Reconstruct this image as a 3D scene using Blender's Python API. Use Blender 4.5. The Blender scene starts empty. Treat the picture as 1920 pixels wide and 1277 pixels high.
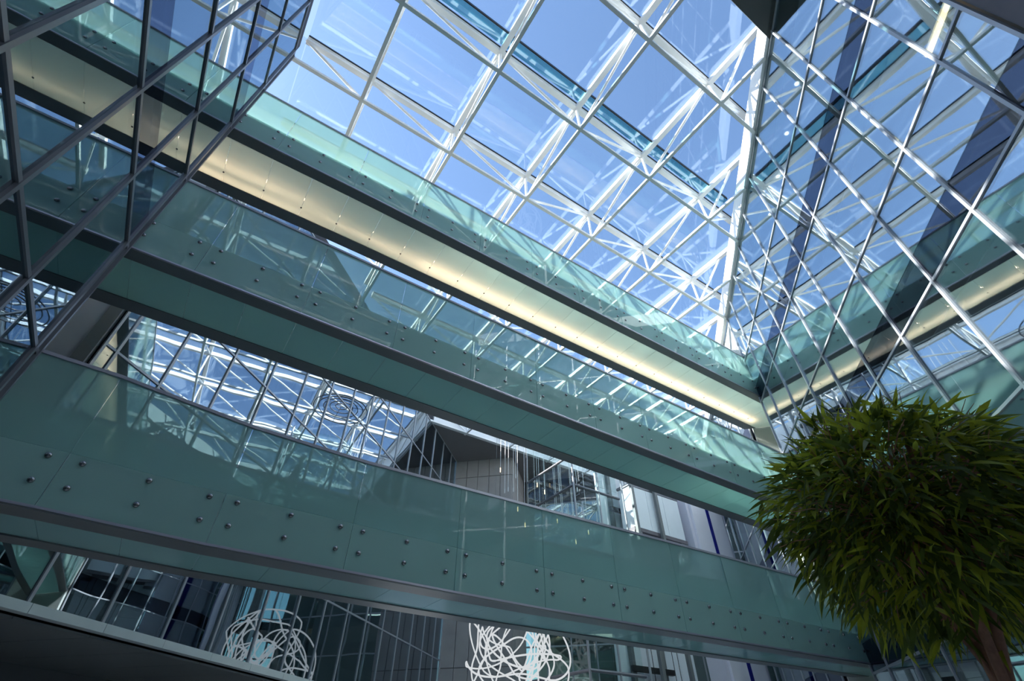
import bpy, math, random
import numpy as np
from mathutils import Vector, Matrix, Euler

# ------------------------------------------------------------------ camera, sky, sun, exposure
scene = bpy.context.scene
COL = scene.collection
H = 1.6                                   # eye height; levels below are given above the eye
AZ, EL, ROLL = math.radians(56.423), math.radians(41.933), math.radians(0.152)
BA = math.radians(43.89)                  # direction of the two diagonal facades
cam_data = bpy.data.cameras.new('camera')
cam_data.sensor_width = 36.0
cam_data.lens = 36.0 * 907.35 / 1920.0
cam_data.clip_end = 500
cam = bpy.data.objects.new('camera', cam_data)
COL.objects.link(cam)
fw = Vector((math.cos(EL)*math.cos(AZ), math.cos(EL)*math.sin(AZ), math.sin(EL)))
rt = Vector((math.sin(AZ), -math.cos(AZ), 0))
up = rt.cross(fw)
rt, up = math.cos(ROLL)*rt + math.sin(ROLL)*up, -math.sin(ROLL)*rt + math.cos(ROLL)*up
M = Matrix((rt, up, -fw)).transposed().to_4x4()
M.translation = (0, 0, H)
cam.matrix_world = M
scene.camera = cam

SUN_DIR = Vector((-0.80, 0.60, 0.72)).normalized()      # towards the sun
world = bpy.data.worlds.new('sky')
scene.world = world
world.use_nodes = True
wn = world.node_tree
wn.nodes.clear()
sky = wn.nodes.new('ShaderNodeTexSky')
sky.sky_type = 'NISHITA'
sky.sun_disc = False
sky.sun_elevation = math.asin(SUN_DIR.z)
sky.sun_rotation = math.atan2(SUN_DIR.x, SUN_DIR.y)
sky.air_density = 1.1
sky.dust_density = 0.6
sky.ozone_density = 2.0
bg = wn.nodes.new('ShaderNodeBackground')
bg.inputs['Strength'].default_value = 0.185
wo = wn.nodes.new('ShaderNodeOutputWorld')
wn.links.new(sky.outputs[0], bg.inputs[0])
wn.links.new(bg.outputs[0], wo.inputs[0])

sd = bpy.data.lights.new('sun', 'SUN')
sd.energy = 10.0
sd.angle = math.radians(0.6)
sd.color = (1.0, 0.95, 0.88)
sun = bpy.data.objects.new('sun', sd)
sun.rotation_euler = SUN_DIR.to_track_quat('Z', 'Y').to_euler()
sun.location = (-20, 20, 40)
COL.objects.link(sun)

scene.view_settings.view_transform = 'Standard'
scene.view_settings.look = 'None'
scene.view_settings.gamma = 1.0
scene.view_settings.use_curve_mapping = False
scene.view_settings.exposure = 1.08
scene.cycles.caustics_reflective = True
scene.cycles.blur_glossy = 1.0
scene.cycles.sample_clamp_indirect = 6.0
scene.cycles.caustics_refractive = False
scene.cycles.transparent_max_bounces = 32

# ------------------------------------------------------------------ materials
MATS = {}
def newmat(name):
    m = bpy.data.materials.new(name)
    m.use_nodes = True
    m.node_tree.nodes.clear()
    MATS[name] = m
    return m, m.node_tree.nodes, m.node_tree.links

def pos_noise(N, L, scale, detail=3.0):
    g = N.new('ShaderNodeNewGeometry')
    t = N.new('ShaderNodeTexNoise')
    t.inputs['Scale'].default_value = scale
    t.inputs['Detail'].default_value = detail
    L.new(g.outputs['Position'], t.inputs['Vector'])
    return t

def plain(name, col, rough=0.5, metal=0.0, var=0.08, nscale=3.0, spec=0.5, bump=0.0):
    m, N, L = newmat(name)
    b = N.new('ShaderNodeBsdfPrincipled')
    b.inputs['Roughness'].default_value = rough
    b.inputs['Metallic'].default_value = metal
    b.inputs['Specular IOR Level'].default_value = spec
    t = pos_noise(N, L, nscale)
    r = N.new('ShaderNodeMapRange')
    r.inputs['To Min'].default_value = 1 - var
    r.inputs['To Max'].default_value = 1 + var
    L.new(t.outputs['Fac'], r.inputs['Value'])
    v = N.new('ShaderNodeVectorMath'); v.operation = 'SCALE'
    v.inputs[0].default_value = col
    L.new(r.outputs[0], v.inputs['Scale'])
    L.new(v.outputs[0], b.inputs['Base Color'])
    if bump:
        bp = N.new('ShaderNodeBump'); bp.inputs['Strength'].default_value = bump
        t2 = pos_noise(N, L, nscale*12)
        L.new(t2.outputs['Fac'], bp.inputs['Height'])
        L.new(bp.outputs[0], b.inputs['Normal'])
    o = N.new('ShaderNodeOutputMaterial')
    L.new(b.outputs[0], o.inputs[0])
    return m

def emit(name, col, strength):
    m, N, L = newmat(name)
    e = N.new('ShaderNodeEmission')
    e.inputs[0].default_value = (*col, 1); e.inputs[1].default_value = strength
    o = N.new('ShaderNodeOutputMaterial'); L.new(e.outputs[0], o.inputs[0])
    return m

def schlick(N, L):
    """grazing-angle reflectance of a thin pane, the same from both faces"""
    lw = N.new('ShaderNodeLayerWeight'); lw.inputs['Blend'].default_value = 0.5
    pw = N.new('ShaderNodeMath'); pw.operation = 'POWER'; pw.inputs[1].default_value = 5.0
    L.new(lw.outputs['Facing'], pw.inputs[0])
    return pw

def facade_glass(name, refl, tint, gl=(0.86, 0.95, 1.0), wave=0.0, wscale=0.5):
    """coated solar glass: partly a mirror, partly clear"""
    m, N, L = newmat(name)
    tr = N.new('ShaderNodeBsdfTransparent'); tr.inputs[0].default_value = (*tint, 1)
    g = N.new('ShaderNodeBsdfGlossy'); g.inputs['Color'].default_value = (*gl, 1)
    g.inputs['Roughness'].default_value = 0.0
    lw = schlick(N, L)
    ma = N.new('ShaderNodeMath'); ma.operation = 'MULTIPLY_ADD'
    L.new(lw.outputs[0], ma.inputs[0])
    ma.inputs[1].default_value = 1 - refl
    ma.inputs[2].default_value = refl
    ma.use_clamp = True
    mx = N.new('ShaderNodeMixShader')
    L.new(ma.outputs[0], mx.inputs[0]); L.new(tr.outputs[0], mx.inputs[1]); L.new(g.outputs[0], mx.inputs[2])
    if wave:
        t = pos_noise(N, L, wscale, 1.0)
        bp = N.new('ShaderNodeBump'); bp.inputs['Strength'].default_value = 1.0
        bp.inputs['Distance'].default_value = wave
        L.new(t.outputs['Fac'], bp.inputs['Height'])
        L.new(bp.outputs[0], g.inputs['Normal'])
    o = N.new('ShaderNodeOutputMaterial'); L.new(mx.outputs[0], o.inputs[0])
    return m

def satin_glass(name, clear, tint, body, transl, refl=0.035):
    """laminated green glass: some clear transmission, a milky body, a glossy skin"""
    m, N, L = newmat(name)
    tr = N.new('ShaderNodeBsdfTransparent'); tr.inputs[0].default_value = (*tint, 1)
    df = N.new('ShaderNodeBsdfDiffuse')
    ts = N.new('ShaderNodeBsdfTranslucent')
    t = pos_noise(N, L, 0.7, 2.0)
    r = N.new('ShaderNodeMapRange'); r.inputs['To Min'].default_value = 0.94; r.inputs['To Max'].default_value = 1.06
    L.new(t.outputs['Fac'], r.inputs['Value'])
    v = N.new('ShaderNodeVectorMath'); v.operation = 'SCALE'; v.inputs[0].default_value = body
    L.new(r.outputs[0], v.inputs['Scale'])
    L.new(v.outputs[0], df.inputs['Color']); L.new(v.outputs[0], ts.inputs['Color'])
    m1 = N.new('ShaderNodeMixShader'); m1.inputs[0].default_value = transl
    L.new(df.outputs[0], m1.inputs[1]); L.new(ts.outputs[0], m1.inputs[2])
    m2 = N.new('ShaderNodeMixShader'); m2.inputs[0].default_value = clear
    L.new(m1.outputs[0], m2.inputs[1]); L.new(tr.outputs[0], m2.inputs[2])
    g = N.new('ShaderNodeBsdfGlossy'); g.inputs['Roughness'].default_value = 0.0
    fr = schlick(N, L)
    ad = N.new('ShaderNodeMath'); ad.operation = 'ADD'; ad.inputs[1].default_value = refl; ad.use_clamp = True
    L.new(fr.outputs[0], ad.inputs[0])
    m3 = N.new('ShaderNodeMixShader')
    L.new(ad.outputs[0], m3.inputs[0]); L.new(m2.outputs[0], m3.inputs[1]); L.new(g.outputs[0], m3.inputs[2])
    o = N.new('ShaderNodeOutputMaterial'); L.new(m3.outputs[0], o.inputs[0])
    return m

plain('mullion', (0.20, 0.20, 0.225), 0.35, 0.3, 0.04)
plain('mullion_pale', (0.42, 0.43, 0.46), 0.35, 0.3, 0.04)
plain('sill_metal', (0.70, 0.76, 0.75), 0.35, 0.3, 0.06)
plain('white_steel', (0.88, 0.88, 0.87), 0.35, 0.0, 0.03)
plain('gasket', (0.012, 0.013, 0.014), 0.5, 0.0, 0.05)
plain('dark_metal', (0.19, 0.20, 0.205), 0.38, 0.2, 0.08)
plain('soffit_dark', (0.075, 0.085, 0.085), 0.6, 0.0, 0.06)
plain('rail_metal', (0.42, 0.40, 0.46), 0.4, 0.1, 0.05)
plain('lip_metal', (0.55, 0.52, 0.60), 0.3, 0.5, 0.05)
plain('beam_paint', (0.86, 0.90, 0.88), 0.6, 0.0, 0.03)
plain('deck', (0.12, 0.13, 0.13), 0.7, 0.0, 0.08)
plain('steel_bolt', (0.35, 0.34, 0.34), 0.25, 1.0, 0.05)
plain('panel_lilac', (0.70, 0.67, 0.75), 0.5, 0.0, 0.04)
plain('panel_grey', (0.28, 0.28, 0.29), 0.5, 0.0, 0.05)
plain('panel_pale', (0.50, 0.52, 0.49), 0.6, 0.0, 0.05)
plain('spandrel', (0.016, 0.018, 0.026), 0.7, 0.0, 0.05)
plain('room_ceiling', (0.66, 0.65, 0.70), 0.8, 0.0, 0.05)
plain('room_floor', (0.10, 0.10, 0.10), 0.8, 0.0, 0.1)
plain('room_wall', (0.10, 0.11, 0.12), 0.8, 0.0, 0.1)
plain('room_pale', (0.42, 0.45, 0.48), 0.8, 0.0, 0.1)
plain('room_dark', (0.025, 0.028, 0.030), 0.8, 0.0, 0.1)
plain('black_wall', (0.012, 0.012, 0.013), 0.6, 0.0, 0.1)
plain('concrete', (0.34, 0.32, 0.31), 0.85, 0.0, 0.16, 1.3, 0.3, 0.12)
plain('concrete_dark', (0.20, 0.18, 0.20), 0.85, 0.0, 0.18, 2.0, 0.3, 0.15)
plain('soffit_brown', (0.19, 0.175, 0.18), 0.8, 0.0, 0.05)
plain('fascia_white', (0.78, 0.79, 0.80), 0.5, 0.0, 0.03)
plain('roofing', (0.25, 0.25, 0.25), 0.9, 0.0, 0.1)
plain('granite', (0.70, 0.68, 0.65), 0.35, 0.0, 0.15, 6.0)
plain('white_panel', (0.80, 0.84, 0.88), 0.4, 0.0, 0.03)
plain('column_paint', (0.80, 0.77, 0.83), 0.5, 0.0, 0.03)
plain('blue_paint', (0.006, 0.008, 0.20), 0.35, 0.0, 0.04)
plain('bark', (0.34, 0.17, 0.11), 0.85, 0.0, 0.4, 30.0, 0.3, 0.5)
plain('twig_bark', (0.60, 0.29, 0.22), 0.8, 0.0, 0.25, 25.0)
plain('soil', (0.04, 0.03, 0.02), 0.9, 0.0, 0.3, 20.0)
plain('planter', (0.16, 0.16, 0.17), 0.5, 0.0, 0.08)
plain('red_fabric', (0.25, 0.03, 0.015), 0.8, 0.0, 0.1)
facade_glass('glass_left', 0.33, (0.42, 0.50, 0.50), (0.80, 0.92, 1.0), 0.0006, 0.6)
facade_glass('glass_right', 0.34, (0.74, 0.81, 0.83), (0.86, 0.95, 1.0), 0.0012, 0.9)
facade_glass('glass_back', 0.36, (0.42, 0.50, 0.50), (0.80, 0.90, 1.0), 0.006, 0.55)
facade_glass('glass_spandrel', 0.11, (0.30, 0.34, 0.38), (0.66, 0.74, 0.92))
facade_glass('glass_far', 0.16, (0.60, 0.72, 0.70))
facade_glass('glass_roof', 0.05, (0.90, 0.94, 0.97))
facade_glass('glass_strip', 0.10, (0.50, 0.72, 0.72))
facade_glass('glass_lift', 0.035, (0.88, 0.94, 0.93), (0.95, 0.97, 1.0))
satin_glass('glass_parapet', 0.48, (0.79, 0.93, 0.91), (0.455, 0.645, 0.605), 0.40, 0.025)
satin_glass('glass_frit', 0.40, (0.76, 0.93, 0.90), (0.52, 0.725, 0.68), 0.22, 0.02)
satin_glass('glass_deck', 0.65, (0.92, 0.96, 0.96), (0.85, 0.90, 0.90), 0.75, 0.0)
satin_glass('glass_soffit', 0.0, (0.5, 0.8, 0.75), (0.57, 0.78, 0.75), 0.62, 0.02)
satin_glass('glass_soffit_pale', 0.0, (0.8, 0.8, 0.75), (0.78, 0.85, 0.80), 0.6, 0.02)
emit('lamp_warm', (1.0, 0.72, 0.38), 2.5)
emit('lamp_white', (1.0, 0.97, 0.90), 2.0)
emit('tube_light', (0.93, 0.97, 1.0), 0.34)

def leafmat(name, col, tr):
    m, N, L = newmat(name)
    oi = N.new('ShaderNodeObjectInfo')
    t = pos_noise(N, L, 9.0)
    r = N.new('ShaderNodeMapRange'); r.inputs['To Min'].default_value = 0.25; r.inputs['To Max'].default_value = 1.6
    L.new(t.outputs['Fac'], r.inputs['Value'])
    v = N.new('ShaderNodeVectorMath'); v.operation = 'SCALE'; v.inputs[0].default_value = col
    L.new(r.outputs[0], v.inputs['Scale'])
    b = N.new('ShaderNodeBsdfPrincipled'); b.inputs['Roughness'].default_value = 0.38
    L.new(v.outputs[0], b.inputs['Base Color'])
    ts = N.new('ShaderNodeBsdfTranslucent'); L.new(v.outputs[0], ts.inputs[0])
    mx = N.new('ShaderNodeMixShader'); mx.inputs[0].default_value = tr
    L.new(b.outputs[0], mx.inputs[1]); L.new(ts.outputs[0], mx.inputs[2])
    o = N.new('ShaderNodeOutputMaterial'); L.new(mx.outputs[0], o.inputs[0])
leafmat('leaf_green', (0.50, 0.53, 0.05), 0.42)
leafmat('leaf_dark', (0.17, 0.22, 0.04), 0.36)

# ------------------------------------------------------------------ building helpers
CUBES, CYLS = {}, {}
CV = [(-.5,-.5,-.5),(.5,-.5,-.5),(.5,.5,-.5),(-.5,.5,-.5),(-.5,-.5,.5),(.5,-.5,.5),(.5,.5,.5),(-.5,.5,.5)]
CF = [(0,3,2,1),(4,5,6,7),(0,1,5,4),(1,2,6,5),(2,3,7,6),(3,0,4,7)]
def mk(name, v, f, mat, smooth=False):
    me = bpy.data.meshes.new(name)
    me.from_pydata([tuple(q) for q in v], [], [tuple(q) for q in f])
    me.materials.append(MATS[mat])
    if smooth:
        me.polygons.foreach_set('use_smooth', [True]*len(me.polygons))
    me.update()
    return me
def cube(mat):
    if mat not in CUBES: CUBES[mat] = mk('block_'+mat, CV, CF, mat)
    return CUBES[mat]
def cyl(mat, n=10):
    k = (mat, n)
    if k not in CYLS:
        v = [(0.5*math.cos(2*math.pi*i/n), 0.5*math.sin(2*math.pi*i/n), z) for z in (-.5, .5) for i in range(n)]
        f = [(i, (i+1) % n, n+(i+1) % n, n+i) for i in range(n)] + [tuple(range(n))[::-1], tuple(range(n, 2*n))]
        CYLS[k] = mk('rod_'+mat, v, f, mat)
    return CYLS[k]
def world_loc(o):
    p = Vector(o.location)
    while o.parent:
        o = o.parent; p += Vector(o.location)
    return p
def obj(name, me, parent=None, loc=(0,0,0), rot=None, scale=None):
    """loc is in world space; parents are never rotated or scaled"""
    o = bpy.data.objects.new(name, me)
    COL.objects.link(o)
    loc = Vector(loc)
    if parent is not None:
        o.parent = parent
        loc = loc - world_loc(parent)
    o.location = loc
    if rot is not None: o.rotation_euler = rot
    if scale is not None: o.scale = scale
    return o
def box(name, parent, lo, hi, mat):
    lo, hi = Vector(lo), Vector(hi)
    return obj(name, cube(mat), parent, (lo+hi)/2, None, hi-lo)
def obox(name, parent, centre, size, ang, mat):
    return obj(name, cube(mat), parent, centre, (0,0,ang), size)
def bar(name, parent, a, b, w, h, mat, round_=False):
    a, b = Vector(a), Vector(b)
    d = b-a
    q = d.to_track_quat('Z', 'Y') if abs(d.normalized().z) > .999 else None
    if q is None:
        z = d.normalized(); x = Vector((0,0,1)).cross(z).normalized(); y = z.cross(x)
        q = Matrix((x, y, z)).transposed().to_quaternion()
    return obj(name, cyl(mat) if round_ else cube(mat), parent, (a+b)/2, q.to_euler(), (w, h, d.length))
def prism(name, parent, poly, z0, z1, mat):
    """poly: list of (x,y); z0, z1 numbers or functions of x"""
    f0 = z0 if callable(z0) else (lambda x: z0)
    f1 = z1 if callable(z1) else (lambda x: z1)
    base = Vector((sum(q[0] for q in poly)/len(poly), sum(q[1] for q in poly)/len(poly), f0(poly[0][0])))
    n = len(poly)
    v = [Vector((x, y, f0(x)))-base for x, y in poly] + [Vector((x, y, f1(x)))-base for x, y in poly]
    f = [tuple(range(n))[::-1], tuple(range(n, 2*n))] + [(i, (i+1) % n, n+(i+1) % n, n+i) for i in range(n)]
    return obj(name, mk(name, v, f, mat), parent, base)
def clip(poly, a, b, c):
    """keep a*x+b*y<=c"""
    out = []
    for i in range(len(poly)):
        p, q = poly[i], poly[(i+1) % len(poly)]
        dp, dq = a*p[0]+b*p[1]-c, a*q[0]+b*q[1]-c
        if dp <= 0: out.append(p)
        if dp*dq < 0:
            t = dp/(dp-dq); out.append((p[0]+t*(q[0]-p[0]), p[1]+t*(q[1]-p[1])))
    return out
def empty(name, loc=(0,0,0)):
    o = bpy.data.objects.new(name, None)
    o.empty_display_size = 0.3
    COL.objects.link(o); o.location = loc
    return o
def tag(o, label, cat, group=None):
    o['label'] = label; o['category'] = cat
    if group: o['group'] = group
    return o
def struct(name, loc=(0,0,0)):
    o = empty(name, loc); o['kind'] = 'structure'
    return o
ORD = ['first','second','third','fourth','fifth','sixth','seventh','eighth','ninth','tenth','eleventh','twelfth','thirteenth','fourteenth','fifteenth','sixteenth','seventeenth','eighteenth','nineteenth','twentieth']

cB, sB = math.cos(BA), math.sin(BA)
D_R, D_W = 6.436, -10.4
def uv(u, d, z=0.0):                    # point at u along the diagonal, d across it
    return Vector((u*cB + d*sB, u*sB - d*cB, z))
def xR(y): return (D_R + cB*y)/sB
def xW(y): return (D_W + cB*y)/sB
XL = -2.704
Z_ROOF = 16.2 + H

# ------------------------------------------------------------------ floor
fl = struct('floor')
prism('paving', fl, [(-12,-11),(2,-11),(42,30),(42,40),(-12,40)], -0.3, 0.0, 'granite')

# ------------------------------------------------------------------ glass facade on the left (plane x = XL)
LV = [2.15, 4.37, 6.74, 8.95, 11.28, 13.55, 16.2]
wl = struct('wall_left', (XL, 0, 0))
ys = [7.79 - 1.48*k for k in range(11)]
ytop = 8.0
zs = [0.0] + [z+H for z in LV]
ylo = ys[-1]
for y in ys:
    box('mullion', wl, (XL, y-.032, 0), (XL+.05, y+.032, Z_ROOF), 'mullion')
box('mullion', wl, (XL-.1, ytop-.06, 0), (XL+.06, ytop-.01, Z_ROOF), 'mullion')
for z in zs[1:]:
    box('transom', wl, (XL, ylo, z-.03), (XL+.04, ytop-.02, z+.03), 'mullion')
edges = sorted(ys + [ytop-.03])
for i in range(len(edges)-1):
    for j in range(len(zs)-1):
        if j in (1, 3, 5):
            box('spandrel_pane', wl, (XL-.012, edges[i]+.03, zs[j]+.03), (XL+.012, edges[i+1]-.03, zs[j]+.72), 'glass_spandrel')
            box('pane', wl, (XL-.012, edges[i]+.03, zs[j]+.725), (XL+.012, edges[i+1]-.03, zs[j+1]-.03), 'glass_left')
            continue
        box('pane', wl, (XL-.012, edges[i]+.03, zs[j]+.03), (XL+.012, edges[i+1]-.03, zs[j+1]-.03), 'glass_left')
# rooms behind
for z in (2.15, 6.74, 11.28):
    box('floor_slab', wl, (XL-7, ylo, z+H), (XL-.10, ytop-.1, z+H+.74), 'spandrel')
box('floor_slab', wl, (XL-7, ylo, 16.2+H), (XL-.02, 7.98, 16.2+H+.8), 'spandrel')
box('room_back_wall', wl, (XL-7.2, ylo, 0), (XL-7, ytop+4, Z_ROOF+.8), 'room_dark')
box('room_back_wall', wl, (XL-7, ytop-.2, 0), (XL-.1, ytop-.1, Z_ROOF), 'room_dark')
box('sun_shade_block', wl, (XL-7, ylo, 17.0+H), (XL-1.4, 7.8, 19.6+H), 'roofing')  # unseen mass added above the left roof to block the sun
box('recess_roof_pane', wl, (XL-7, 8.0, Z_ROOF+1.6), (XL-.02, 12.2, Z_ROOF+1.63), 'glass_roof')
# recess beside the left facade into which the bridges run
wc = struct('wall_recess', (-6, 11.4, 0))
for k in range(4):
    box('wall_panel', wc, (-9.7+1.59*k, 11.42, 0), (-9.7+1.59*k+1.58, 11.52, Z_ROOF), 'panel_lilac')
box('corner_column', wc, (-3.34, 11.36, 0), (-3.10, 11.60, Z_ROOF), 'panel_grey')

# ------------------------------------------------------------------ diagonal facades (right: d = D_R, back: d = D_W)
def diag_facade(name, d, side, us, levels, mat, mull, wall_u, base=0.0, glass=None, depth=6.0, ceil='room_ceiling', slabs=(2.15, 6.9, 11.4), spandrel=True):
    """side +1: rooms lie at larger d"""
    root = struct(name, uv((us[0]+us[-1])/2, d))
    zz = [base] + [z+H for z in levels]
    a = BA
    L = us[-1]-us[0]; um = (us[0]+us[-1])/2
    for u in us:
        obox('mullion', root, uv(u, d-side*.025, (base+Z_ROOF)/2), (.058, .05, Z_ROOF-base), a, mull)
    for z in zz[1:]:
        obox('transom', root, uv(um, d-side*.02, z), (L, .04, .054), a, mull)
    for i in range(len(us)-1):
        for j in range(len(zz)-1):
            if spandrel and zz[j] > 1 and min(abs(zz[j]-H-q) for q in slabs) < .25:
                obox('spandrel_pane', root, uv((us[i]+us[i+1])/2, d, zz[j]+.375), (us[i+1]-us[i]-.06, .024, .69), a, 'glass_spandrel')
                obox('pane', root, uv((us[i]+us[i+1])/2, d, (zz[j]+.72+zz[j+1])/2), (us[i+1]-us[i]-.06, .024, zz[j+1]-zz[j]-.75), a, glass)
                continue
            obox('pane', root, uv((us[i]+us[i+1])/2, d, (zz[j]+zz[j+1])/2), (us[i+1]-us[i]-.06, .024, zz[j+1]-zz[j]-.06), a, glass)
    for z in slabs:
        if z+H > base-.1:
            obox('floor_slab', root, uv(um, d+side*(.1+depth/2), z+H+.38), (L, depth, .70), a, 'spandrel')
            obox('ceiling_board', root, uv(um, d+side*(.4+depth/2), z+H+.005), (L, depth-.4, .03), a, ceil)
    obox('floor_slab', root, uv(um, d+side*(.05+depth/2), 16.2+H+.4), (L, depth, .8), a, 'spandrel')
    obox('ceiling_board', root, uv(um, d+side*(.4+depth/2), 16.18+H), (L, depth-.4, .03), a, ceil)
    obox('room_back_wall', root, uv(um, d+side*(depth+.1), (base+Z_ROOF)/2), (L, .2, Z_ROOF-base), a, wall_u)
    for u in (us[0]-.06, us[-1]+.06):
        obox('room_end_wall', root, uv(u, d+side*(depth/2+.1), (base+Z_ROOF)/2), (.1, depth, Z_ROOF-base), a, 'panel_pale' if side > 0 else wall_u)
    return root
u_r = [3.62] + [4.415+1.58*k for k in range(9)] + [18.25]
LVR = [2.15, 4.5, 6.93, 9.03, 11.40, 13.53, 16.15]
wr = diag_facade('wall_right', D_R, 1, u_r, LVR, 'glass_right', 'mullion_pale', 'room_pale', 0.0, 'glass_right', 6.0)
# concrete pier at the near end and pale panels behind the bridge heads
obox('concrete_pier', wr, uv(-1.2, D_R+.3, Z_ROOF/2), (9.5, .6, Z_ROOF), BA, 'concrete_dark')
obox('lintel_panel', wr, uv(19.61, D_R+.1, (13.95+H+Z_ROOF)/2), (2.56, .12, Z_ROOF-13.95-H), BA, 'panel_pale')
obox('corridor_end_wall', wr, uv(19.6, D_R+5.5, Z_ROOF/2), (2.5, .12, Z_ROOF), BA, 'panel_pale')
# the same facade continues beyond the bridges
u_r2 = [20.95 + 1.58*k for k in range(8)] + [33.3]
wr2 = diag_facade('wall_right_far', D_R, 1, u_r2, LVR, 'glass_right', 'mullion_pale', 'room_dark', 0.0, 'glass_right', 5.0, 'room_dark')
# edge beam of the roof over the right facade
obox('edge_beam', wr, uv(16.0, D_R-.06, Z_ROOF+.39), (36, .16, .78), BA, 'fascia_white')

LVW = [4.55, 7.0, 9.2, 11.45, 13.6, 16.2]
u_w = [5.80, 6.10] + [7.37+1.5808*k for k in range(14)] + [29.1]
BASE_W = 2.15+H
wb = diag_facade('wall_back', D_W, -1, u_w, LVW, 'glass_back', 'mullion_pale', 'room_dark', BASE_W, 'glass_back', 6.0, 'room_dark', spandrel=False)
# sill cap and the dark recess under the back facade
for i in range(len(u_w)-1):
    obox('sill_cap', wb, uv((u_w[i]+u_w[i+1])/2, D_W+.06, BASE_W+.0), (u_w[i+1]-u_w[i]-.012, .22, .16), BA, 'sill_metal')
for i in range(len(u_w)-1):
    obox('soffit_panel', wb, uv((u_w[i]+u_w[i+1])/2, D_W-2.3, BASE_W-.13), (u_w[i+1]-u_w[i]-.015, 4.4, .04), BA, 'dark_metal')
obox('recess_wall', wb, uv(17.5, D_W-4.6, BASE_W/2), (24, .2, BASE_W), BA, 'room_wall')
for k in range(9):
    obox('wall_panel', wb, uv(7.2+.82*k, D_W-4.44, 1.1), (.80, .06, 2.2), BA, 'panel_lilac')
obox('recess_end_wall', wb, uv(6.0, D_W-2.3, BASE_W/2), (.2, 4.6, BASE_W), BA, 'room_dark')

# ------------------------------------------------------------------ far end: concrete core, black wall, lobby glazing
wf = struct('wall_far', (20, 27, 0))
A0, A1 = Vector((13.84, 27.72, 0)), Vector((16.63, 25.02, 0))
A2 = Vector((19.50, 27.82, 0))
def panel_run(p, q, n, zrows, mat, name='concrete_panel'):
    d = (q-p); L = d.length; a = math.atan2(d.y, d.x); nd = d.normalized()
    nrm = Vector((-nd.y, nd.x, 0))
    if nrm.dot(-p) < 0: nrm = -nrm
    mid = (p+q)/2 - nrm*.15
    obox('core_wall', wf, (mid.x, mid.y, (zrows[0]+zrows[-1])/2), (L, .2, zrows[-1]-zrows[0]), a, 'concrete_dark')
    for i in range(n):
        c = p + d*((i+.5)/n)
        for z0, z1 in zip(zrows[:-1], zrows[1:]):
            obox(name, wf, (c.x, c.y, (z0+z1)/2), (L/n-.03, .10, z1-z0-.03), a, mat)
rows = [0, 2.9, 5.8, 8.7, 11.6, 14.5, 16.55, Z_ROOF]
panel_run(A0, A1, 5, rows, 'concrete')
panel_run(A1, A2, 5, rows, 'concrete')
B0, B1 = uv(33.3, -6.66), uv(33.3, D_R)
dm = (B0+B1)/2
aP = BA - math.pi/2
obox('black_band', wf, (dm.x, dm.y, Z_ROOF-.9), (13.1, .2, 1.8), aP, 'black_wall')
nfar = 9
for k in range(nfar+1):
    q = B0 + (B1-B0)*(k/nfar)
    obox('mullion', wf, (q.x, q.y, (Z_ROOF-1.8)/2), (.08, .12, Z_ROOF-1.8), aP, 'mullion_pale')
zf = [0, 2.6, 5.0, 7.3, 9.6, 11.9, 14.2, Z_ROOF-1.8]
for z in zf[1:]:
    obox('transom', wf, (dm.x, dm.y, z), (13.1, .1, .08), aP, 'mullion_pale')
for k in range(nfar):
    q = B0 + (B1-B0)*((k+.5)/nfar)
    for z0, z1 in zip(zf[:-1], zf[1:]):
        obox('pane', wf, (q.x, q.y, (z0+z1)/2), (13.1/nfar-.07, .024, z1-z0-.07), aP, 'glass_far')
for z in (4.6, 9.2, 13.8):
    q = dm + Vector((cB, sB, 0))*2.6
    obox('floor_slab', wf, (q.x, q.y, z), (13.1, 5, .5), aP, 'room_wall')
q = dm + Vector((cB, sB, 0))*5.3
obox('room_back_wall', wf, (q.x, q.y, Z_ROOF/2), (13.1, .2, Z_ROOF), aP, 'room_wall')

# ------------------------------------------------------------------ wall behind the photographer
wn_ = struct('wall_front', (-1, -7.2, 0))
box('plaster', wn_, (-10, -7.4, 0), (1.5, -7.1, Z_ROOF+1), 'panel_pale')

# ------------------------------------------------------------------ roof: glazing, dark soffit strip, far soffit
ce = struct('ceiling', (8, 10, Z_ROOF))
XG = [-.5+3.24*k for k in range(-1, 11)]
YG = [1.70+3.175*k for k in range(-2, 8)]
Y_SOF, Y_FAR = -7.1, 24.2
Z_UP = 17.78+H
def roof_poly(x0, x1, y0, y1):
    p = [(x0,y0),(x1,y0),(x1,y1),(x0,y1)]
    p = clip(p, -1, 0, -XL)
    p = clip(p, sB, -cB, D_R+1.0)
    p = clip(p, -sB, cB, -D_W-.05)
    return clip(clip(p, 0, -1, -Y_SOF), 0, 1, Y_FAR)
yb_ = [Y_SOF] + YG + [Y_FAR+.1]
for i in range(len(XG)-1):
    for j in range(len(yb_)-1):
        p = roof_poly(XG[i]+.02, XG[i+1]-.02, yb_[j]+.02, yb_[j+1]-.02)
        if len(p) > 2:
            prism('roof_pane', ce, p, Z_UP+.16, Z_UP+.19, 'glass_roof')
prism('soffit', ce, [(5.2,-.30),(5.2,-3.85),(xR(-.30),-.30)], Z_ROOF, Z_ROOF+.5, 'soffit_dark')
prism('soffit', ce, [(xW(Y_FAR),Y_FAR),(xR(Y_FAR),Y_FAR),(36,31),(36,40),(xW(36),36)], Z_ROOF, Z_ROOF+.3, 'soffit_brown')
prism('fascia', ce, [(xW(Y_FAR),Y_FAR-.15),(xR(Y_FAR),Y_FAR-.15),(xR(Y_FAR),Y_FAR-.01),(xW(Y_FAR),Y_FAR-.01)], Z_ROOF, Z_ROOF+1.75, 'fascia_white')
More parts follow.
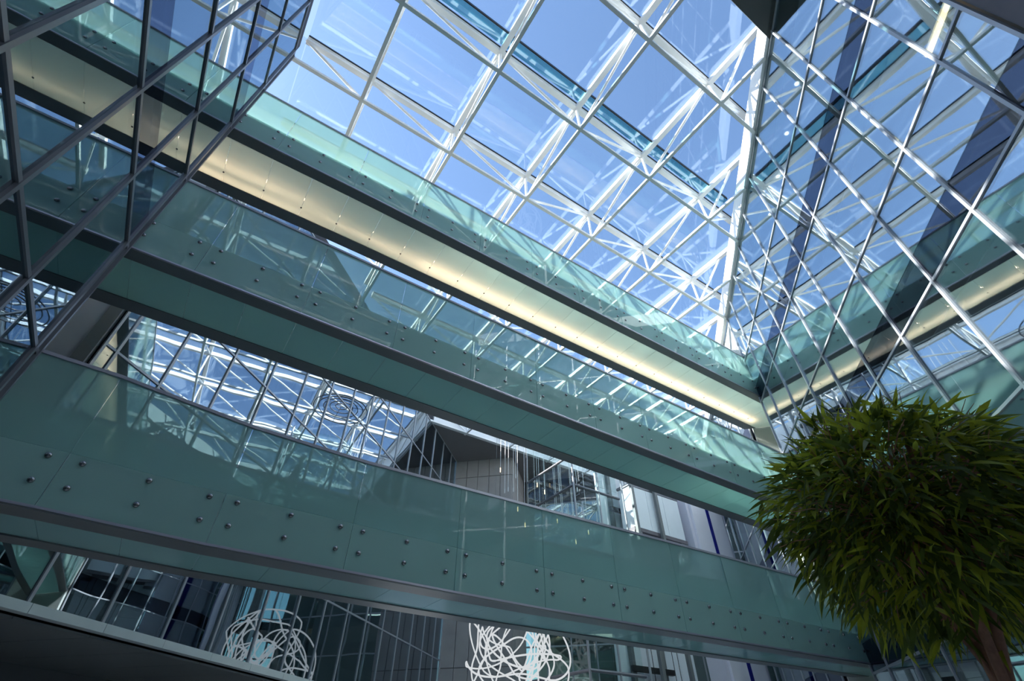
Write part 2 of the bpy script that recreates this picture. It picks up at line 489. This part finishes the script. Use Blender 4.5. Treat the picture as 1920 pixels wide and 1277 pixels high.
for y, nm in ((YG[3], 'glass_strip'),):
    prism('gutter_glass', ce, [(XL,y-.62),(xR(y-.62)-.16,y-.62),(xR(y-.62)-.16,y-.24),(XL,y-.24)], Z_UP+.02, Z_UP+.05, nm)
    prism('gutter_edge', ce, [(XL,y-.66),(xR(y-.66)-.16,y-.66),(xR(y-.66)-.16,y-.62),(XL,y-.62)], Z_UP, Z_UP+.15, 'gasket')

def zlo(x=0): return Z_ROOF
XS = [-.5+3.24*k for k in range(0, 10)]
def nodes_in(vals, lo, hi): return [v for v in vals if lo+.05 < v < hi-.05]
for r, y in enumerate(YG):
    lo, hi = max(XL, xW(y)), xR(y)-.12
    t = empty('roof_truss', ((lo+hi)/2, y, Z_ROOF))
    tag(t, f'white steel roof truss running parallel to the bridges, {ORD[r]} from the near end', 'roof truss', 'roof trusses parallel to the bridges')
    box('bottom_chord', t, (lo, y-.055, Z_ROOF-.055), (hi, y+.055, Z_ROOF+.055), 'white_steel')
    box('top_chord', t, (lo, y-.085, Z_UP-.07), (hi+1.45, y+.085, Z_UP+.07), 'white_steel')
    box('glazing_bar', t, (lo, y-.12, Z_UP+.07), (hi+1.45, y+.03, Z_UP+.155), 'white_steel')
    box('gasket', t, (lo, y-.15, Z_UP+.10), (hi+1.45, y-.12, Z_UP+.16), 'gasket')
    xs = [lo] + nodes_in(XS, lo, hi) + [hi]
    for x in xs[1:-1]:
        bar('post', t, (x, y, Z_ROOF), (x, y, Z_UP), .10, .10, 'white_steel', True)
    mid = (XL + xR(y))/2 - .6
    for a, b in zip(xs[:-1], xs[1:]):
        if b-a < 1.2: continue
        if (a+b)/2 < mid: bar('diagonal', t, (a, y, Z_UP), (b, y, Z_ROOF), .095, .095, 'white_steel', True)
        else: bar('diagonal', t, (a, y, Z_ROOF), (b, y, Z_UP), .095, .095, 'white_steel', True)
for r, x in enumerate(XS):
    # y range of the glazed area at this x
    ylo_ = max(Y_SOF, (sB*x - D_R)/cB + .14); yhi_ = min(Y_FAR, (sB*x - D_W)/cB - .1)
    t = empty('roof_beam', (x, (ylo_+yhi_)/2, Z_ROOF))
    tag(t, f'white trussed roof beam crossing above the bridges, {ORD[r]} from the left glass facade', 'roof beam', 'trussed beams crossing above the bridges')
    box('bottom_chord', t, (x-.055, ylo_, Z_ROOF-.05), (x+.055, yhi_, Z_ROOF+.05), 'white_steel')
    yto = max(Y_SOF, (sB*x - D_R)/cB - 1.2)
    box('top_chord', t, (x-.09, yto, Z_UP-.09), (x+.09, yhi_, Z_UP+.09), 'white_steel')
    box('glazing_bar', t, (x-.05, yto, Z_UP+.09), (x+.05, yhi_, Z_UP+.155), 'white_steel')
    yy = [ylo_] + nodes_in(YG, ylo_, yhi_) + [yhi_]
    for a, b in zip(yy[:-1], yy[1:]):
        if b-a < 1.2: continue
        bar('diagonal', t, (x, a, Z_UP), (x, b, Z_ROOF), .095, .095, 'white_steel', True)

# ------------------------------------------------------------------ the three bridges
def interp(xs, zs_): return lambda x: float(np.interp(x, xs, zs_)) + H
JX = [.27 + 1.935*k for k in range(-4, 12)]
X0 = -8.6
def xE(y): return (20.8 - sB*y)/cB
def bolt_mesh():
    n = 10; v = []; f = []
    prof = [(.040, .002), (.040, -.012), (.030, -.024), (.012, -.030)]
    for r, y in prof:
        for i in range(n):
            a = 2*math.pi*i/n; v.append((r*math.cos(a), y, r*math.sin(a)))
    for k in range(len(prof)-1):
        for i in range(n):
            f.append((k*n+i, k*n+(i+1) % n, (k+1)*n+(i+1) % n, (k+1)*n+i))
    f.append(tuple(range((len(prof)-1)*n, len(prof)*n)))
    return mk('bolt', v, f, 'steel_bolt', True)
BOLT = bolt_mesh()
def bridge(label, bot, top, y1, y2, y3, bolts, step, lit=False):
    y0 = 8.0
    root = empty('footbridge', (8, 8.9, bot(8)))
    tag(root, label, 'footbridge', 'glass footbridges')
    xe = xE(y0)
    jf = [X0] + [j for j in JX if X0+.3 < j < xe-.3] + [xe]
    for i in range(len(jf)-1):
        a, b = jf[i]+.006, jf[i+1]-.006
        pn = prism('glass_panel', root, [(a,y0),(b,y0),(b,y0+.024),(a,y0+.024)], lambda x: bot(x)+step, top, 'glass_parapet')
        fb = prism('frit_band', pn, [(a,y0-.003),(b,y0-.003),(b,y0+.024),(a,y0+.024)], bot, lambda x: bot(x)+step-.006, 'glass_frit')
        j0 = .27 + 1.935*math.floor((jf[i]+.05-.27)/1.935)
        for off in (.185, .965, 1.745):
            x = j0+off
            if a+.05 < x < b-.05:
                for bz in bolts:
                    obj('bolt', BOLT, pn, (x, y0-.004, bot(x)+bz))
    xb = xE(y3)
    jb = [X0] + [j for j in JX if X0+.3 < j < xb-.3] + [xb]
    for i in range(len(jb)-1):
        a, b = jb[i]+.006, jb[i+1]-.006
        prism('glass_panel', root, [(a,y3-.024),(b,y3-.024),(b,y3),(a,y3)], bot, top, 'glass_parapet')
    # rails follow the panels, one length per panel
    for (jj, yy, nm) in ((jf, y0, 'handrail'), (jb, y3-.024, 'handrail')):
        for i in range(len(jj)-1):
            a, b = jj[i], jj[i+1]
            prism(nm, root, [(a,yy-.018),(b,yy-.018),(b,yy+.042),(a,yy+.042)], lambda x: top(x)-.005, lambda x: top(x)+.045, 'rail_metal')
    def run(name, ya, yb_, z0, z1, mat, x0=X0):
        xs = [x0] + [j for j in JX if x0+.2 < j < xE(yb_)-.3]
        lowx, hix = xE(ya), xE(yb_)
        n = len(xs)
        vv, ff = [], []
        pts = [(x, x) for x in xs] + [(lowx, hix)]
        for xa, xb2 in pts:
            vv += [(xa,ya,z0(xa)),(xb2,yb_,z0(xb2)),(xb2,yb_,z1(xb2)),(xa,ya,z1(xa))]
        for k in range(len(pts)-1):
            o = 4*k
            for e in range(4):
                ff.append((o+e, o+4+e, o+4+(e+1) % 4, o+(e+1) % 4))
        ff += [(0,1,2,3), tuple(4*(len(pts)-1)+e for e in (3,2,1,0))]
        base = Vector((8, (ya+yb_)/2, z0(8)))
        return obj(name, mk(name, [Vector(q)-base for q in vv], ff, mat), root, base)
    run('edge_beam', y0+.032, y0+.17, lambda x: bot(x)+.0, lambda x: bot(x)+step, 'beam_paint')
    run('edge_beam', y3-.17, y3-.05, lambda x: bot(x)+.0, lambda x: bot(x)+step, 'beam_paint')
    run('deck', y0+.17, y3-.17, lambda x: bot(x)+.66, lambda x: bot(x)+.70, 'glass_deck')
    run('soffit_frame', y0-.012, y1, lambda x: bot(x)-.05, lambda x: bot(x)-.005, 'dark_metal')
    run('soffit_frame', y2, y3+.012, lambda x: bot(x)-.05, lambda x: bot(x)-.005, 'dark_metal')
    run('edge_trim', y0-.020, y0-.013, lambda x: bot(x)-.028, lambda x: bot(x)+.004, 'lip_metal')
    xs = [X0] + [.27+.9675*k for k in range(-8, 23)]
    for a, b in zip(xs[:-1], xs[1:]):
        p = clip([(a+.004,y1),(b-.004,y1),(b-.004,y2),(a+.004,y2)], cB, sB, 20.8)
        if len(p) > 2:
            sp = prism('soffit_panel', root, p, lambda x: bot(x)-.03, lambda x: bot(x)-.012, 'glass_soffit_pale' if lit else 'glass_soffit')
            if lit and b < xE(y2)-.3:
                obj('fixing', BOLT, sp, (b-.004, y2-.30, bot(b)-.030), (math.pi/2, 0, 0), (.6, .6, .6))
    if lit:
        tube = run('light_strip', y2-.315, y2-.285, lambda x: bot(x)+.32, lambda x: bot(x)+.35, 'lamp_warm', X0+.3)
        ld = bpy.data.lights.new('strip_light', 'AREA')
        ld.shape = 'RECTANGLE'; ld.size = 27.0; ld.size_y = .06
        ld.energy = 135; ld.color = (1.0, .60, .42)
        lo = bpy.data.objects.new('strip_light', ld)
        COL.objects.link(lo); lo.parent = root
        lo.location = Vector((5.6, y2-.30, bot(5)+.30)) - world_loc(root)
    return root
b1bot = interp([-2.7,-2.0,.23,4,5.8,13.6,17.6,19.5], [2.46,2.44,2.36,2.32,2.31,2.36,2.40,2.42])
b1top = interp([-2.7,-1.58,.22,2.16,5.86,9.9,14,19.5], [4.46,4.38,4.19,4.13,4.18,4.26,4.32,4.38])
b2bot = interp([-2.7,20], [6.84,6.79])
b2top = interp([-2.7,20], [9.03,8.98])
b3bot = interp([-2.7,.8,6,20], [11.44,11.55,11.6,11.72])
b3top = interp([-2.7,2.5,20], [13.58,13.68,13.76])
bridge('lowest green glass footbridge, nearest the floor, with wide bolted glass side', b1bot, b1top, 8.36, 9.27, 9.60, (.62,.28), .72)
bridge('middle green glass footbridge with teal glass underside and no lighting', b2bot, b2top, 8.28, 9.43, 9.77, (.72,.36), .80)
bridge('topmost green glass footbridge with warm glowing underside below the glass roof', b3bot, b3top, 8.28, 9.63, 9.97, (.72,.36), .80, True)

# ------------------------------------------------------------------ tube sculptures
def sweep(pts, r, mat, name, closed=True, n=6):
    P = [Vector(q) for q in pts]; m = len(P)
    v, f = [], []
    prev = None
    for i in range(m):
        t = (P[(i+1) % m]-P[i-1]) if closed else (P[min(i+1, m-1)]-P[max(i-1, 0)])
        t.normalize()
        x = prev - t*prev.dot(t) if prev is not None else t.orthogonal()
        x.normalize(); prev = x.copy(); y = t.cross(x)
        for k in range(n):
            a = 2*math.pi*k/n
            v.append(P[i] + r*(math.cos(a)*x + math.sin(a)*y))
    for i in range(m if closed else m-1):
        for k in range(n):
            j = (i+1) % m
            f.append((i*n+k, i*n+(k+1) % n, j*n+(k+1) % n, j*n+k))
    if not closed: f += [tuple(range(n))[::-1], tuple(range((m-1)*n, m*n))]
    return mk(name, v, f, mat, True)
rng = random.Random(5)
SC = Vector((12.6, 18.75, 3.45+H))
sc = empty('tube_sculpture', SC)
tag(sc, 'tangle of glowing white looped tubes hanging below the lowest bridge', 'sculpture')
for k in range(13):
    ax = Vector((rng.gauss(0,1), rng.gauss(0,1), rng.gauss(0,1))).normalized()
    e1 = ax.orthogonal().normalized(); e2 = ax.cross(e1)
    R0 = rng.uniform(.8, 2.1); ph = [rng.uniform(0, 6.28) for _ in range(4)]
    off = Vector((rng.uniform(-.5,.5), rng.uniform(-.5,.5), rng.uniform(-.4,.4)))*(2.4-R0)*1.8
    pts = []
    for i in range(72):
        a = 2*math.pi*i/72
        rr = R0*(1+.24*math.sin(2*a+ph[0])+.20*math.sin(3*a+ph[1]))
        h = .55*math.sin(2*a+ph[2])+.3*math.sin(3*a+ph[3])
        p = off + e1*rr*math.cos(a) + e2*rr*math.sin(a) + ax*h
        if p.length > 2.2: p *= 2.2/p.length
        pts.append(p)
    obj('tube', sweep(pts, .032, 'tube_light', 'tube'), sc, SC)
for dx, dy in ((.9, .2), (-.7, .6), (.1, -.9)):
    bar('cable', sc, SC+Vector((dx,dy,1.2)), (SC.x+dx, SC.y+dy, Z_ROOF), .012, .012, 'dark_metal', True)
RC = Vector((9.2, 18.5, 14.9+H))
rg = empty('ring_mobile', RC)
tag(rg, 'concentric steel rings hanging under the roof, mirrored in the back facade', 'mobile')
for k, R0 in enumerate((.28, .58, .88, 1.16, 1.42)):
    obj('ring', sweep([(R0*math.cos(2*math.pi*i/48), R0*math.sin(2*math.pi*i/48), -.05*k) for i in range(48)], .028, 'mullion', 'ring'), rg, RC)
for k in range(3):
    a = 2.1*k
    bar('spoke', rg, RC, RC+Vector((1.42*math.cos(a), 1.42*math.sin(a), -.2)), .03, .03, 'mullion', True)
bar('cable', rg, RC, (RC.x, RC.y, Z_ROOF-.06), .015, .015, 'dark_metal', True)

# ------------------------------------------------------------------ lift tower and striped column
YT = 17.0
lt = empty('lift_tower', (20.5, YT+.6, 0))
tag(lt, 'white panelled lift shaft with dark guide rails seen between the bridges', 'lift shaft')
for i, (a, b) in enumerate(((17.9, 18.75), (18.77, 20.55), (20.57, 21.95), (21.97, 23.05))):
    for z0, z1 in ((0, 4.5), (4.52, 9.0), (9.02, 13.5), (13.52, Z_ROOF)):
        box('wall_panel', lt, (a, YT+1.5, z0), (b, YT+1.6, z1), 'white_panel')
for x in (18.72, 20.70):
    box('guide_rail', lt, (x-.10, YT+1.30, 0), (x+.10, YT+1.5, Z_ROOF), 'dark_metal')
for x in (19.35, 19.6, 20.1, 20.95, 21.3):
    bar('cable', lt, (x, YT+1.0, 0), (x, YT+1.0, Z_ROOF), .03, .03, 'gasket', True)
for x in (18.95, 20.75):
    box('guide_rail', lt, (x-.09, YT-.14, 0), (x+.09, YT+.02, Z_ROOF), 'dark_metal')
box('counterweight', lt, (19.45, YT+1.1, 1.0), (20.15, YT+1.4, 4.6), 'gasket')
for z in (3.0, 4.1, 5.0, 7.7, 12.2, 16.9):
    box('bracket', lt, (18.5, YT+1.15, z), (21.1, YT+1.32, z+.22), 'gasket')
for z0, z1 in ((0.05, 4.6), (4.64, 9.2), (9.24, 13.8), (13.84, Z_ROOF)):
    for a, b in ((14.9, 16.5), (16.52, 17.85)):
        box('glass_panel', lt, (a+.01, YT-.02, z0), (b-.01, YT, z1), 'glass_lift')
    for a, b in ((YT+.02, YT+1.9), (YT+1.92, YT+3.8)):
        box('glass_panel', lt, (14.9, a, z0), (14.92, b, z1), 'glass_lift')
for z in (4.62, 9.22, 12.2, 13.82):
    bar('frame_tube', lt, (14.9, YT-.05, z), (17.9, YT-.05, z), .13, .13, 'mullion', True)
    bar('frame_tube', lt, (14.9, YT-.05, z), (14.9, YT+3.8, z), .13, .13, 'mullion', True)
for x in (14.9, 16.51, 18.21):
    bar('corner_post', lt, (x, YT-.05, 0), (x, YT-.05, Z_ROOF), .10, .10, 'mullion_pale', True)
car = empty('lift_car', (20.8, YT+.6, 9.3+H))
tag(car, 'lift car with brown underside standing in the glass shaft', 'lift car')
box('floor_pan', car, (18.9, YT+.1, 9.30+H), (22.85, YT+1.05, 9.48+H), 'concrete_dark')
box('buffer_box', car, (18.85, YT+.1, 9.05+H), (19.4, YT+1.0, 9.28+H), 'mullion')
box('buffer_box', car, (22.3, YT+.1, 9.05+H), (22.85, YT+1.0, 9.28+H), 'mullion')
for a, b in ((19.0, 20.2), (20.22, 21.5), (21.52, 22.75)):
    box('cabin_wall', car, (a, YT+.12, 9.5+H), (b, YT+1.0, 11.7+H), 'white_panel')
box('cabin_roof', car, (18.95, YT+.1, 11.72+H), (22.8, YT+1.05, 11.85+H), 'mullion')
colm = empty('column', (24.75, YT+.2, 0))
tag(colm, 'white square column with a dark blue vertical stripe beside the lift shaft', 'column')
box('shaft', colm, (23.35, YT-.30, 0), (26.05, YT+.9, Z_ROOF), 'column_paint')
box('blue_stripe', colm, (24.58, YT-.33, 0), (24.83, YT-.302, Z_ROOF), 'blue_paint')
for x0, x1 in ((23.10, 23.34), (26.06, 26.42)):
    box('side_panel', colm, (x0, YT-.15, 0), (x1, YT+.8, Z_ROOF), 'panel_lilac')

# ------------------------------------------------------------------ hanging light strings in the far hall
rng = random.Random(11)
for k in range(22):
    x = 13.2 + .27*k + rng.uniform(-.08, .08); y = 20.9 + rng.uniform(-.4, .5)
    z0 = rng.uniform(9.5, 13.0)+H
    st = empty('hanging_light', (x, y, z0))
    tag(st, f'thin hanging light cable below the far roof edge, {ORD[k] if k < 20 else ("last but one" if k == 20 else "last")} from the concrete core', 'hanging light', 'light cables hanging in front of the concrete core')
    bar('cable', st, (x, y, z0), (x, y, Z_ROOF+1.4), .022, .022, 'white_steel', True)
    bar('lamp', st, (x, y, z0-.25), (x, y, z0), .04, .04, 'lamp_warm' if k % 3 == 0 else 'white_steel', True)

# ------------------------------------------------------------------ strip lamps in the rooms
def strip_lamp(p, q, mat, label, group=None):
    t = empty('strip_lamp', (Vector(p)+Vector(q))/2)
    tag(t, label, 'lamp', group)
    bar('housing', t, Vector(p)+Vector((0,0,.06)), Vector(q)+Vector((0,0,.06)), .16, .06, 'white_panel')
    bar('tube', t, p, q, .09, .05, mat)
for k, (f0, f1, z, mt, wd) in enumerate(((.02, .10, 9.0, 'lamp_warm', 'upper warm'), (.04, .14, 8.2, 'lamp_white', 'lower white'))):
    a = B0+(B1-B0)*f0+Vector((cB,sB,0))*1.2; b = B0+(B1-B0)*(f0+.25)+Vector((cB,sB,0))*1.2
    strip_lamp((a.x,a.y,z+H), (b.x,b.y,z+H), mt, f'{wd} strip lamp glowing behind the far lobby glazing')
a, b = uv(3.9, D_R+1.2), uv(5.3, D_R+1.2)
strip_lamp((a.x,a.y,11.1+H), (b.x,b.y,11.1+H), 'lamp_warm', 'warm strip lamp on the ceiling behind the right facade beside the concrete pier')
for k, u in enumerate((7.6, 9.2, 10.8, 12.4)):
    c = uv(u, D_R+.9, 15.98+H)
    d = empty('downlight', c)
    tag(d, f'small round downlight behind the right glass facade, {ORD[k]} from the concrete pier', 'downlight', 'downlights behind the right facade')
    bar('trim_ring', d, c, c+Vector((0,0,.12)), .20, .20, 'white_panel', True)
    bar('lens', d, c-Vector((0,0,.02)), c, .13, .13, 'lamp_white', True)

# ------------------------------------------------------------------ potted fig tree
TX, TY = 3.90, 1.17
tree = empty('potted_fig_tree', (TX, TY, 0))
tag(tree, 'bushy fig tree with long narrow leaves in front of the right glass facade', 'tree')
def lathe(name, prof, mat, n=20):
    v, f = [], []
    for r, z in prof:
        for i in range(n):
            a = 2*math.pi*i/n; v.append((r*math.cos(a), r*math.sin(a), z))
    for k in range(len(prof)-1):
        for i in range(n):
            f.append((k*n+i, k*n+(i+1) % n, (k+1)*n+(i+1) % n, (k+1)*n+i))
    f += [tuple(range(n))[::-1], tuple(range((len(prof)-1)*n, len(prof)*n))]
    return mk(name, v, f, mat, True)
obj('planter_pot', lathe('planter_pot', [(.26,0),(.36,.5),(.38,.52),(.38,.56),(.34,.56),(.33,.48)], 'planter'), tree, (TX,TY,0))
obj('soil', lathe('soil', [(.33,.44),(.33,.49),(.10,.51)], 'soil'), tree, (TX,TY,0))
rng = random.Random(3)
CC = Vector((TX, TY, 1.30+H)); RX, RZ = .765, .70
def branch(pts, radii, n=8):
    v, f = [], []
    P = [Vector(q) for q in pts]; prev = None
    for i in range(len(P)):
        t = (P[min(i+1, len(P)-1)]-P[max(i-1, 0)]).normalized()
        x = prev - t*prev.dot(t) if prev is not None else t.orthogonal()
        x.normalize(); prev = x.copy(); y = t.cross(x)
        for k in range(n):
            a = 2*math.pi*k/n
            v.append(P[i]+radii[i]*(1+.12*rng.uniform(-1,1))*(math.cos(a)*x+math.sin(a)*y))
    for i in range(len(P)-1):
        for k in range(n):
            f.append((i*n+k, i*n+(k+1) % n, (i+1)*n+(k+1) % n, (i+1)*n+k))
    f += [tuple(range(n))[::-1], tuple(range((len(P)-1)*n, len(P)*n))]
    return v, f
tp = [Vector((TX+.03*math.sin(i*.9), TY+.03*math.cos(i*1.3), .45+i*.21)) for i in range(11)]
v, f = branch(tp, [.052-.002*i for i in range(11)], 10)
obj('trunk', mk('trunk', [Vector(q)-Vector((TX,TY,0)) for q in v], f, 'bark', True), tree, (TX,TY,0))
for k in range(7):
    a = k*.9+.3; s = tp[6+k % 4]
    e = CC + Vector((.45*math.cos(a), .45*math.sin(a), rng.uniform(-.1,.4)))
    m_ = (s+e)/2 + Vector((0,0,.08))
    v, f = branch([s, m_, e], [.03, .022, .012], 6)
    obj('branch', mk('branch', [q-CC for q in v], f, 'bark', True), tree, CC)
tv, tf = [], []
for k in range(520):
    d = Vector((rng.gauss(0,1), rng.gauss(0,1), rng.gauss(0,.9))).normalized()
    r0 = rng.uniform(.25, .85)
    p0 = CC + Vector((d.x*RX*r0, d.y*RX*r0, d.z*RZ*r0))
    d2 = (d + Vector((rng.uniform(-.6,.6), rng.uniform(-.6,.6), rng.uniform(-.2,.7)))).normalized()
    p1 = p0 + d2*rng.uniform(.12, .28)
    v, f = branch([p0, (p0+p1)/2+Vector((0,0,.015)), p1], [.005, .004, .002], 3)
    o = len(tv); tv += v; tf += [tuple(i+o for i in q) for q in f]
tw = obj('twigs', mk('twigs', [q-CC for q in tv], tf, 'twig_bark'), tree, CC); tw['kind'] = 'stuff'
def leaf_shape(n=6):
    v, f = [], []
    for i in range(n+1):
        s = i/n
        w = .088*math.sin(math.pi*min(1, s*1.0)**.75)*(1-.35*s)
        z = -.16*s*s
        v += [(-w, s, z+.35*w), (0, s, z), (w, s, z+.35*w)]
    for i in range(n):
        o = 3*i
        f += [(o, o+1, o+4, o+3), (o+1, o+2, o+5, o+4)]
    return v, f
LVV, LF = leaf_shape()
LM = [mk('leaf', LVV, LF, 'leaf_green', True), mk('leaf', LVV, LF, 'leaf_dark', True)]
specs = []
for k in range(5600):
    d = Vector((rng.gauss(0,1), rng.gauss(0,1), rng.gauss(0,1))).normalized()
    r0 = rng.uniform(.52, 1.0)**.6 if k < 4300 else rng.uniform(.2, .6)
    lump = 1 + .10*math.sin(5*d.x+2)*math.sin(4*d.y+1) + .06*math.sin(7*d.z)
    p = CC + Vector((d.x*RX, d.y*RX, d.z*RZ))*r0*lump
    out = Vector((d.x, d.y, d.z*.4 - .55 + rng.uniform(-.35,.35) + (.35 if d.z > .3 else 0)))
    out += Vector((rng.gauss(0,.55), rng.gauss(0,.55), rng.gauss(0,.28)))
    out.normalize()
    side = out.cross(Vector((0,0,1)) + Vector((rng.uniform(-.8,.8), rng.uniform(-.8,.8), 0))).normalized()
    upv = side.cross(out)
    ln = rng.uniform(.13, .235)
    R3 = Matrix((side, out, upv)).transposed()
    specs.append((p, R3, ln, 0 if rng.random() < .38 + .35*max(0, d.z) else 1, r0*(1-d.dot(CC.normalized())*0.6)))  # brighter leaves favoured towards the crown top: highlights put into the leaf colour
specs.sort(key=lambda q: -q[4])
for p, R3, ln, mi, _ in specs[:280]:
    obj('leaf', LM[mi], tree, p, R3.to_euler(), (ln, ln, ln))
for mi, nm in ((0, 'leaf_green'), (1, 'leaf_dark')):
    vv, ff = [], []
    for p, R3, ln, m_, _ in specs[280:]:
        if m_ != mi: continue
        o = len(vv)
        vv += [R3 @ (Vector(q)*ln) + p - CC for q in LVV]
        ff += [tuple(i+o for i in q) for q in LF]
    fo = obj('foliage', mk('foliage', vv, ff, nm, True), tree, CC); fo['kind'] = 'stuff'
